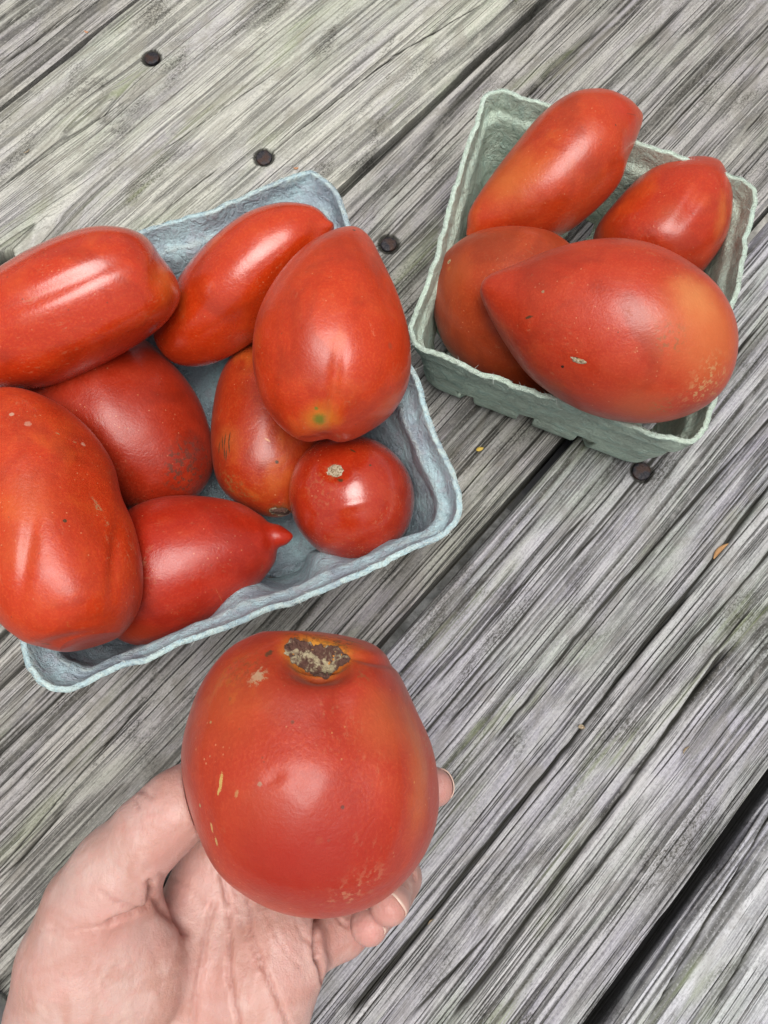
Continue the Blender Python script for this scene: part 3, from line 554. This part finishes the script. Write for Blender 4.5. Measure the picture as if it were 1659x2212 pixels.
T[12] = tomato('tomato.011', [(1037, 628), (1053, 597), (1110, 573), (1180, 545), (1260, 525), (1340, 522), (1412, 538), (1482, 575), (1540, 625), (1578, 690), (1589, 760), (1580, 815), (1550, 865), (1500, 900), (1440, 918), (1370, 919), (1290, 902), (1220, 868), (1150, 815), (1098, 748), (1058, 682)], 0, 10, .078, .080,
  'largest tomato of the sage-green basket, egg-shaped with an orange dusty right end', seed=12, rough=.40, coat=.15, bloom=.4, red=(.48, .040, .012), orange=(.55, .078, .020), nu=170, nv=170, kz=.9, lump=.008, ribs=(3, .015, 1.0),
  spots=[line(1430, 620, 1570, 820, .019, (.62, .21, .07), soft=.9, a=.85, wig=.3), dot(1500, 640, .010, (.66, .28, .11), soft=.9, a=.7), line(1480, 860, 1570, 800, .014, (.58, .40, .22), speck=520, soft=.7, a=.6, dull=True), dot(1380, 880, .013, (.60, .17, .07), soft=.9, a=.5),
         line(1236, 775, 1266, 783, .0010, (.55, .45, .30), wig=.5, soft=.3), line(1238, 772, 1250, 774, .0004, BR_), dot(1215, 792, .0007, BLK), line(1133, 688, 1152, 682, .0006, BR_, wig=1.), dot(1173, 630, .0007, (.35, .22, .15)), dot(1450, 730, .009, (.25, .13, .05), speck=600, a=.6, soft=.7), line(1390, 885, 1470, 870, .006, (.30, .17, .07), speck=620, a=.7, soft=.8)])
for i in (1, 2, 3, 4, 5, 6, 7, 8): T[i]['group'] = G1
for i in (9, 10, 11, 12): T[i]['group'] = G2
HO = [(692, 1363), (760, 1376), (821, 1405), (864, 1468), (906, 1548), (936, 1620), (947, 1700), (940, 1780), (910, 1858), (850, 1922), (775, 1958), (690, 1970), (600, 1950), (520, 1905), (450, 1840), (405, 1750), (385, 1650), (394, 1569), (426, 1478), (482, 1403), (555, 1365), (622, 1360)]
sp13 = [line(600, 1385, 790, 1400, .0125, (.55, .15, .02), soft=.7, wig=.35, a=.95), line(618, 1402, 752, 1422, .0066, (.68, .36, .04), soft=.35, wig=.5, a=.9), dot(500, 1480, .013, (.48, .11, .02), speck=140, a=.8, soft=.8), line(440, 1500, 610, 1420, .008, (.22, .09, .03), speck=760, a=.65, soft=.8), dot(780, 1460, .004, (.30, .12, .05), speck=700, a=.6, soft=.8), line(405, 1560, 430, 1500, .003, (.50, .34, .22), speck=500, a=.6, soft=.8), line(660, 1372, 800, 1405, .0032, (.32, .15, .03), speck=520, a=.85), line(700, 1380, 800, 1408, .0009, BLK, wig=.7, speck=700, a=.8), line(715, 1374, 790, 1396, .0006, BR_, wig=.7, a=.8),
  line(760, 1412, 830, 1430, .0007, BR_, wig=.9), dot(556, 1460, .0035, (.45, .36, .27), speck=700, soft=.5), dot(556, 1460, .002, (.50, .42, .33), wig=1.), line(570, 1420, 590, 1405, .001, BR_, wig=1.), line(530, 1430, 515, 1465, .006, BR_, speck=800, a=.5), dot(695, 1385, .012, BR_, speck=620, a=.6, soft=.5),
  line(480, 1665, 475, 1715, .00065, (.60, .42, .16), wig=.9), line(474, 1700, 470, 1720, .0004, (.60, .42, .16), wig=.9), line(508, 1725, 514, 1705, .0006, (.50, .25, .12), wig=.8), line(455, 1775, 460, 1800, .0005, (.60, .36, .16), wig=1.), line(465, 1805, 470, 1830, .0005, (.55, .36, .16), wig=1.), dot(432, 1740, .0006, TAN),
  dot(561, 1694, .0007, (.36, .22, .17)), dot(740, 1744, .0006, (.06, .05, .04), e=1), dot(710, 1816, .0005, (.15, .12, .08)), dot(690, 1816, .0014, (.50, .14, .06), soft=.6), dot(738, 1640, .0003, PAL, a=.55), dot(717, 1583, .0003, PAL, a=.55), dot(632, 1560, .0006, BR_, a=.6), dot(497, 1510, .0006, BR_, a=.6), dot(455, 1560, .0005, TAN), dot(745, 1570, .0003, PAL, a=.55), dot(895, 1690, .0004, PAL),
  line(620, 1955, 860, 1850, .009, (.66, .38, .26), speck=420, a=.85, soft=.9, dull=True), line(870, 1510, 892, 1810, .0075, (.70, .19, .045), soft=.95, wig=.4, a=1.0), dot(830, 1560, .011, (.62, .16, .06), soft=.9, a=.6), dot(500, 1510, .016, (.52, .10, .02), soft=.9, a=.6), dot(920, 1600, .006, (.45, .28, .14), speck=900, a=.5, soft=.9), dot(580, 1780, .014, (.50, .10, .03), soft=.9, a=.5), dot(690, 1880, .022, (.34, .014, .006), soft=.9, a=1.0), dot(600, 1830, .016, (.38, .018, .006), soft=.9, a=.8)]  # last two dots paint the shade of the fruit's lower side as darker red
T[13] = tomato('tomato.012', HO, 0, 11, .118, .108, 'huge squat red tomato with a corky brown stem scar, held in the hand', seed=13, rough=.45, coat=.22, bloom=.5, red=(.46, .034, .011), orange=(.54, .078, .018), nu=230, nv=240, lump=.026, ribs=(5, .020, .9), kz=.95,
  dents=[(686, 1427, .0085, 74, 42, .12), (686, 1432, .0080, 54, 27, .12), (765, 1470, -.0028, 80, 60, .2), (600, 1480, -.0012, 90, 60, 0), (800, 1425, .0012, 60, 9, .25), (735, 1500, .0014, 24, 60, .15), (590, 1682, .0004, 26, 14, -.6), (840, 1650, -.0012, 50, 170, .0), (640, 1380, -.0012, 60, 20, 0)], spots=sp13)

# corky stem scars as pieces of their own
m = NT('corky_scar'); a_ = m.noise(210, 4, .65, None, .5); b_ = m.noise(900, 4, .7)
SCAR = m.fin(m.mix(m.ramp(a_, .47, .60), m.mix(b_, (.06, .025, .02), (.15, .08, .06)), m.mix(b_, (.26, .20, .11), (.52, .46, .31))), .9, m.bump(b_, .8, .001), .2)
def scar(tk, poly, rise, amp, n=64, mat=SCAR, name='stem_scar', seed=0, depth=0):
    o = T[tk]; bv, V, F, cw, hit, M, Mi = tom_bvh[o.name]
    pl = catmull(poly, 6); x0, y0 = pl.min(0); x1, y1 = pl.max(0)
    xs = np.linspace(x0, x1, n); ys = np.linspace(y0, y1, n); idx = -np.ones((n, n), int); vs = []
    def inside(x, y):
        c = False; N = len(pl)
        for i in range(N):
            (ax, ay), (bx, by) = pl[i], pl[i - 1]
            if (ay > y) != (by > y) and x < (bx - ax) * (y - ay) / (by - ay) + ax: c = not c
        return c
    camp = np.array([0, 0, H])
    for i, x in enumerate(xs):
        for j, y in enumerate(ys):
            x_ = x + 3 * noise(np.array([x / 7.]), np.array([y / 7.]), 30)[0]; y_ = y + 3 * noise(np.array([x / 7.]), np.array([y / 7.]), 31)[0]
            if not inside(x_, y_): continue
            p = hit(x, y)
            if p is None: continue
            dn = np.min(np.hypot(pl[:, 0] - x_, pl[:, 1] - y_)); k = min(1, dn / 9.)
            out = (p - cw) / np.linalg.norm(p - cw)
            hh = fbm(np.array([x / 9.]), np.array([y / 9.]), 33 + seed, 4)[0]
            p = p + out * (rise * k + amp * (hh + .38) * k + .00012)
            idx[i, j] = len(vs); vs.append(Mi[:3, :3] @ p + Mi[:3, 3])
    fs = [(idx[i, j], idx[i + 1, j], idx[i + 1, j + 1], idx[i, j + 1]) for i in range(n - 1) for j in range(n - 1) if min(idx[i, j], idx[i + 1, j], idx[i + 1, j + 1], idx[i, j + 1]) >= 0]
    return mesh_np(name, vs, fs, mat, o)
scar(13, [(612, 1405), (628, 1385), (655, 1388), (690, 1398), (722, 1396), (745, 1412), (757, 1425), (740, 1442), (722, 1452), (708, 1468), (685, 1464), (660, 1452), (635, 1435)], .0002, .0022, 96)
m = NT('pale_cork'); b_ = m.noise(1400, 4, .7); CORK = m.fin(m.mix(m.ramp(b_, .4, .6), (.20, .14, .08), (.50, .42, .30)), .9, m.bump(b_, .7, .0006), .2)
scar(8, [(706, 1012), (722, 1003), (738, 1008), (743, 1022), (730, 1031), (712, 1028)], .0002, .0006, 26, CORK, seed=3)
scar(12, [(1233, 770), (1243, 770), (1252, 777), (1264, 779), (1267, 785), (1255, 787), (1242, 782)], .0002, .0005, 24, CORK, 'scab', seed=5)
scar(7, [(580, 1098), (600, 1094), (622, 1096), (628, 1106), (610, 1113), (588, 1110)], .0004, .001, 22, SCAR, seed=6)

# ------------------------------------------------------------------ the hand under the big tomato
def seg(p, a, b, ra, rb):
    ab = b - a; t = np.clip(((p - a) @ ab) / (ab @ ab), 0, 1); return np.linalg.norm(p - a - t[..., None] * ab, axis=-1) - (ra + (rb - ra) * t)
def smin(a, b, k):
    h = np.clip(.5 + .5 * (b - a) / k, 0, 1); return b + (a - b) * h - k * h * (1 - h)
K = lambda px, py, z: P(px, py, z)
def chain(pts):  # (px, py, z, r_px)
    return [(K(x, y, z), r * depth_at(x, y, z) / FP) for x, y, z, r in pts]
hand_parts = {
 'thumb': [(70, 2480, .070, 150), (150, 2210, .082, 122), (180, 2070, .090, 118), (212, 1960, .096, 106), (255, 1882, .102, 90), (325, 1800, .108, 77), (385, 1742, .109, 70), (428, 1700, .104, 60)],
 'm_index': [(330, 2480, .062, 150), (400, 2050, .068, 92), (470, 1850, .068, 80)],
 'm_middle': [(400, 2480, .060, 150), (470, 2080, .064, 92), (530, 1930, .064, 78)],
 'm_ring': [(460, 2480, .060, 140), (540, 2110, .064, 88), (590, 2000, .063, 70)],
 'm_pinky': [(470, 2480, .062, 140), (572, 2190, .070, 82), (628, 2078, .070, 68)],
 'index': [(470, 1850, .066, 66), (640, 1720, .052, 62), (810, 1700, .056, 56), (905, 1702, .080, 46), (936, 1700, .092, 44)],
 'middle': [(530, 1930, .062, 66), (720, 1820, .050, 60), (840, 1800, .056, 56), (885, 1800, .075, 48)],
 'ring': [(590, 2000, .062, 60), (760, 1900, .050, 58), (848, 1868, .054, 50), (860, 1893, .070, 47), (840, 1958, .088, 44)],
 'pinky': [(645, 2058, .068, 62), (735, 2002, .056, 60), (812, 1948, .052, 46), (826, 1952, .064, 44), (797, 2000, .082, 43)],
}
ch = {k: chain(v) for k, v in hand_parts.items()}
allp = np.array([c[0] for v in ch.values() for c in v]); lo = allp.min(0) - .03; hi = allp.max(0) + .03
lo[1] = max(lo[1], -.235)
vx = .0010; nx, ny, nz = [int((hi[i] - lo[i]) / vx) + 1 for i in range(3)]
gx_, gy_, gz_ = [lo[i] + np.arange(n_) * vx for i, n_ in enumerate((nx, ny, nz))]
G = np.stack(np.meshgrid(gx_, gy_, gz_, indexing='ij'), -1).astype(np.float32)
def limb(c, k=.004):
    d = None
    for (a, ra), (b, rb) in zip(c[:-1], c[1:]):
        s_ = seg(G, a.astype(np.float32), b.astype(np.float32), ra, rb); d = s_ if d is None else smin(d, s_, k)
    return d
palm = limb(ch['m_index'])
for k_ in ('m_middle', 'm_ring', 'm_pinky'): palm = smin(palm, limb(ch[k_]), .010)
# pads: heel of the hand, ball of the thumb, pad below the little finger
def ball(px, py, z, rx, rz=None):
    c = K(px, py, z); r = rx * depth_at(px, py, z) / FP; rz = r * (rz or .7); q = (G - c.astype(np.float32)) / np.array([r, r, rz], np.float32)
    return (np.linalg.norm(q, axis=-1) - 1) * min(r, rz)
palm = smin(palm, ball(560, 2110, .076, 105, .7), .012); palm = smin(palm, ball(600, 2010, .073, 62, .8), .008)
thumb = smin(limb(ch['thumb'], .006), ball(250, 2110, .088, 150, .62), .012)
D = smin(palm, thumb, .006)
fing = None
for k_ in ('index', 'middle', 'ring', 'pinky'):
    f_ = limb(ch[k_], .003); fing = f_ if fing is None else smin(fing, f_, .0007)
D = smin(D, fing, .0022)
# surface nets
def surface_nets(D):
    ins = D < 0; nx, ny, nz = D.shape
    cs = np.zeros((nx - 1, ny - 1, nz - 1), np.int8)
    for a in (0, 1):
        for b in (0, 1):
            for c in (0, 1): cs += ins[a:nx - 1 + a, b:ny - 1 + b, c:nz - 1 + c]
    cell = (cs > 0) & (cs < 8); idx = -np.ones(cell.shape, np.int64); ii = np.argwhere(cell); idx[cell] = np.arange(len(ii))
    acc = np.zeros((len(ii), 3)); cnt = np.zeros(len(ii)); cor = [(a, b, c) for a in (0, 1) for b in (0, 1) for c in (0, 1)]
    for e0 in cor:
        for axn in range(3):
            if e0[axn]: continue
            e1 = list(e0); e1[axn] = 1
            d0 = D[ii[:, 0] + e0[0], ii[:, 1] + e0[1], ii[:, 2] + e0[2]]; d1 = D[ii[:, 0] + e1[0], ii[:, 1] + e1[1], ii[:, 2] + e1[2]]
            cr = (d0 < 0) != (d1 < 0); t = np.where(cr, d0 / np.where(cr, d0 - d1, 1), 0)
            pt = np.array(e0, float)[None] + np.zeros((len(ii), 3)); pt[:, axn] += t; acc[cr] += pt[cr]; cnt[cr] += 1
    V = ii + acc / cnt[:, None]; Fs = []
    for axn in range(3):
        o1, o2 = [(1, 2), (2, 0), (0, 1)][axn]
        sl0 = [slice(0, n) for n in D.shape]; sl1 = list(sl0); sl0[axn] = slice(0, D.shape[axn] - 1); sl1[axn] = slice(1, D.shape[axn])
        a = ins[tuple(sl0)]; b = ins[tuple(sl1)]; cr = np.argwhere(a != b)
        ok = (cr[:, o1] > 0) & (cr[:, o2] > 0) & (cr[:, o1] < D.shape[o1] - 1) & (cr[:, o2] < D.shape[o2] - 1); cr = cr[ok]
        s = a[tuple(cr.T)]; q = []
        for (d1, d2) in ((0, 0), (1, 0), (1, 1), (0, 1)):
            c = cr.copy(); c[:, o1] -= 1 - d1; c[:, o2] -= 1 - d2; q.append(idx[tuple(c.T)])
        q = np.stack(q, -1); q[~s] = q[~s][:, ::-1]; Fs.append(q)
    return V, np.concatenate(Fs)
HV, HF = surface_nets(D.astype(np.float64)); HV = lo + HV * vx
del G, D, palm, thumb, fing
def vnormals(V, F):
    n = np.cross(V[F[:, 2]] - V[F[:, 0]], V[F[:, 3]] - V[F[:, 1]]); N = np.zeros_like(V)
    for k in range(4): np.add.at(N, F[:, k], n)
    return N / (np.linalg.norm(N, axis=1, keepdims=True) + 1e-12)
def laplace(V, F, it, lam=.5):
    E = np.concatenate([F[:, [0, 1]], F[:, [1, 2]], F[:, [2, 3]], F[:, [3, 0]]])
    for _ in range(it):
        A = np.zeros_like(V); c = np.zeros(len(V)); np.add.at(A, E[:, 0], V[E[:, 1]]); np.add.at(c, E[:, 0], 1); np.add.at(A, E[:, 1], V[E[:, 0]]); np.add.at(c, E[:, 1], 1)
        V = V + lam * (A / c[:, None] - V)
    return V
HV = laplace(HV, HF, 3); HN = vnormals(HV, HF)
hx, hy, _ = proj(HV); tocam = np.array([0, 0, H]) - HV; tocam /= np.linalg.norm(tocam, axis=1, keepdims=True); facing = smooth01(((HN * tocam).sum(1) - .05) / .3)
CREASE = [  # palm lines: points, width px, depth m
 ([(322, 1905), (330, 1935), (318, 1958), (285, 1975), (235, 1992)], 5, .0012), ([(330, 1935), (350, 1965), (385, 1990), (400, 2012)], 9, .0012),
 ([(478, 1890), (492, 1950), (496, 2020), (492, 2090), (506, 2166), (520, 2230)], 4, .0009), ([(462, 1950), (446, 2015), (436, 2080), (420, 2170), (410, 2240)], 5, .0007),
 ([(535, 1935), (543, 2010), (566, 2085), (600, 2160), (640, 2260)], 4, .0008), ([(516, 1985), (545, 2050), (560, 2090)], 3, .0006),
 ([(684, 1960), (680, 2010), (684, 2065), (700, 2118)], 5, .0022), ([(722, 1975), (735, 1995), (752, 2003)], 3, .0006),
 ([(90, 2012), (150, 2008), (211, 2000), (290, 1968)], 3, .0004), ([(110, 2125), (180, 2110), (260, 2085)], 3, .00025), ([(300, 1705), (315, 1712), (330, 1722)], 4, .0006), ([(290, 1728), (300, 1745)], 3, .0004),
 ([(215, 1925), (250, 1950), (300, 1960)], 4, .0004), ([(345, 1890), (400, 1910), (440, 1950)], 4, .0004), ([(640, 1985), (650, 2020), (690, 2060)], 3, .0003), ([(575, 1975), (600, 2030), (650, 2090)], 2.5, .0003),
 ([(250, 2212), (330, 2180), (400, 2150)], 2.5, .0002), ([(330, 2130), (380, 2100), (430, 2090)], 2.5, .0002), ([(890, 1880), (893, 1900)], 3, .0004)]
cre = np.zeros(len(HV))
for pts, wpx, dp in CREASE:
    q = np.array(pts, float); q[:, 0] += 0; dm = np.full(len(HV), 1e9)
    for a, b in zip(q[:-1], q[1:]):
        ab = b - a; t = np.clip(((hx - a[0]) * ab[0] + (hy - a[1]) * ab[1]) / (ab @ ab), 0, 1); dm = np.minimum(dm, np.hypot(hx - a[0] - t * ab[0] + 3 * noise(hy / 18, hx / 18, 8), hy - a[1] - t * ab[1]))
    k = np.exp(-(dm / wpx) ** 2) * facing; HV -= HN * (1.25 * dp * k)[:, None]
    k2 = np.exp(-((dm - 2.6 * wpx) / (2 * wpx)) ** 2) * facing; HV += HN * (dp * .28 * k2)[:, None]
    cre = np.maximum(cre, np.exp(-(dm / (wpx * 1.3)) ** 2) * facing * min(1, dp / .0009))
HV += HN * (.00045 * noise3(HV, 75, 2) + .00018 * noise3(HV, 210, 4))[:, None]
# skin yields to the fruit it carries
bv13, _, _, c13, _, _, _ = tom_bvh[T[13].name]
near = np.where(np.linalg.norm(HV - c13, axis=1) < .055)[0]
for i in near:
    p, n, _, d = bv13.find_nearest(Vector(HV[i]))
    if p is None: continue
    s_ = (Vector(HV[i]) - p).dot(n)
    if s_ < .0002: q = p + n * .0002; HV[i] = q
HV[near] = HV[near]
redn = np.zeros(len(HV))
for (px, py, r, a) in [(796, 2010, 60, .8), (838, 1975, 55, .7), (938, 1705, 60, .8), (380, 1900, 90, .5), (250, 1990, 90, .4), (720, 2040, 90, .4), (620, 2100, 110, .35), (330, 1770, 80, .35), (480, 2120, 90, .25)]:
    redn = np.maximum(redn, a * np.exp(-((hx - px) ** 2 + (hy - py) ** 2) / r ** 2))
m = NT('skin')
n1 = m.noise(60, 3, .55, None, .5); n2 = m.noise(260, 4, .65); lines = m.noise(1, 3, .6, m.scale((500, 160, 300))); pores = m.voro(1900)
col = m.mix(m.ramp(n1, .40, .60), (.47, .265, .215), (.54, .355, .31)); col = m.mix(m.ramp(n2, .45, .7, 0, .5), col, (.55, .285, .245)); col = m.mix(m.ramp(m.noise(130, 3, .6), .55, .7, 0, .4), col, (.62, .47, .41))
col = m.mix(m.attr('red'), col, (.50, .21, .18)); col = m.mix(m.math('MULTIPLY', m.attr('crease'), .7), col, (.38, .16, .125)); veil = m.noise(1, 4, .7, m.scale((300, 90, 200), None)); col = m.mix(m.ramp(veil, .50, .66, 0, .12), col, (.66, .50, .45)); col = m.mix(m.ramp(m.noise(34, 2, .5, m.vmath('ADD', m.tc, (.4, .1, .2))), .48, .66, 0, .35), col, (.53, .28, .245))
wr = m.ramp(m.voro(1, m.scale((520, 330, 420)), 'DISTANCE_TO_EDGE'), 0, .16); bn = m.bump(pores, .12, .0004); bn = m.bump(wr, .10, .0003, bn); bn = m.bump(lines, .32, .0005, bn); bn = m.bump(n2, .4, .001, bn)
SKIN = m.fin(col, .46, bn, .42, Subsurface_Weight=.25, Subsurface_Radius=(.006, .002, .001), Subsurface_Scale=1.0)
hc = P(420, 2100, .07)
hand = mesh_np('hand', HV - hc, HF, SKIN, attrs={'red': redn, 'crease': cre}); hand.location = hc
tag(hand, 'bare hand, palm up with fingers curled, holding the huge squat tomato', 'hand')
m = NT('fingernail'); NAILM = m.fin(m.mix(m.ramp(m.attr('tip'), .92, .97), (.56, .32, .27), (.62, .45, .37)), .28, m.bump(m.noise(1, 2, .5, m.scale((900, 900, 60))), .1, .0003), .5, Subsurface_Weight=.2, Subsurface_Radius=(.003, .001, .001))
def fingernail(c, ndir, wide=62, back=.010, over=.0012, lift=.00018):
    """c: chain of the finger; the nail lies on its last bone, round the direction ndir"""
    (a, ra), (b, rb) = c[-2], c[-1]; ax = (b - a); ax = ax / np.linalg.norm(ax); nd = np.array(ndir, float); nd -= ax * (nd @ ax); nd /= np.linalg.norm(nd); sd_ = np.cross(ax, nd)
    nA, nB = 22, 22; V = []; tp = []
    for i in range(nA):
        t = i / (nA - 1)
        for j in range(nB):
            s_ = -1 + 2 * j / (nB - 1); ang = math.radians(wide) * s_
            rs_ = 1 - .04 * abs(s_) ** 3
            pos = -back * (1 - t) ; end = rb * .42 + over - (s_ ** 2) * .0020
            x = pos * (1 - .25 * (s_ ** 2) * (1 - t)) + end * t + (-.0) * (1 - t)
            r = rb + lift - max(0, x) ** 2 / (rb * 1.9) - .0006 * (1 - t) ** 4 - .0007 * abs(s_) ** 6
            V.append(b + ax * x + (nd * math.cos(ang) + sd_ * math.sin(ang)) * r * rs_); tp.append(t)
    V = np.array(V); o = mesh_np('fingernail', V - hc, grid_faces(nA, nB), NAILM, hand, attrs={'tip': tp})
    s = o.modifiers.new('thickness', 'SOLIDIFY'); s.thickness = .00028; s.offset = 0
    return o
fingernail(ch['ring'], (.75, .55, .2), 58); fingernail(ch['pinky'], (.7, .6, .2), 58); fingernail(ch['index'], (.95, .25, -.2), 60)

# ------------------------------------------------------------------ bits lying about
m = NT('dry_leaf'); LEAF = m.fin(m.mix(m.noise(400), (.28, .13, .05), (.48, .28, .12)), .8)
m = NT('yellow_fleck'); FLK = m.fin(m.mix(m.noise(900), (.50, .33, .05), (.62, .45, .10)), .8)
m = NT('orange_fleck'); FLO = m.fin(m.mix(m.noise(900), (.42, .18, .09), (.52, .30, .18)), .8)
def fleck(name, px, py, L, W, ang, mat, label, cat, hgt=.0006, curl=.0008):
    n = 14; V = []
    for i in range(n):
        t = i / (n - 1); wd = W * math.sin(math.pi * min(1, t * .95 + .04)) ** .7
        for s in (-1, 0, 1): V.append((L * (t - .5), wd * s * .5 + .08 * L * math.sin(t * 3), hgt + curl * (t - .5) ** 2 * 4 + (.0003 if s == 0 else 0)))
    o = mesh_np(name, V, grid_faces(n, 3), mat); p = P(px, py, 0); o.location = (p[0], p[1], 0); o.rotation_euler = (0, 0, ang)
    s = o.modifiers.new('thickness', 'SOLIDIFY'); s.thickness = .0003
    tag(o, label, cat); return o
fleck('leaf_sliver', 1555, 1192, .0105, .0022, .75, LEAF, 'narrow curled brown leaf sliver on the bluish plank right of the nail', 'leaf')
fleck('petal_fleck', 1036, 972, .0036, .0022, .3, FLK, 'tiny yellow fleck on the plank between the two baskets', 'debris')
fleck('bark_chip', 188, 72, .0026, .0014, -.3, FLO, 'tiny orange-brown chip at the edge of the top left gap', 'debris')
fleck('bark_chip.001', 640, 366, .0026, .0014, .1, FLO, 'tiny orange-brown chip just behind the far rim of the blue-grey basket', 'debris')
fleck('bark_chip.002', 875, 1573, .0030, .002, -.2, CORK, 'tiny pale chip on the bluish plank right of the held tomato', 'debris').location = tuple(P(1255, 1571, 0.0004))
for k, (px, py, L_, W_, a_) in enumerate([(1480, 1620, .0042, .0009, .8), (930, 1990, .0030, .0007, .7), (60, 330, .0035, .0008, .7)]):
    fleck('wood_splinter', px, py, L_, W_, a_, CORK, ['pale wood splinter on the bluish plank right of the held tomato', 'pale wood splinter on the plank right of the curled fingertips', 'pale wood splinter on the pale plank above the long blocky tomato'][k], 'debris')
m = NT('worn_steel'); STEEL = m.fin(m.mix(m.noise(300, 4, .7), (.30, .31, .32), (.62, .64, .65)), .32, None, .5, Metallic=.8)
V, F = lathe([(.0001, .0), (.012, .0), (.0125, .004), (.0122, .010), (.0085, .0105), (.0082, .016), (.0068, .0195), (.004, .0215), (.0001, .022)], 40)
o = mesh_np('metal_fitting', V, F, STEEL); p = P(-32, 2208, 0.0); o.location = (p[0], p[1], .0006)
tag(o, 'rounded silver metal fitting on the planks at the lower left corner beside the wrist', 'fitting')
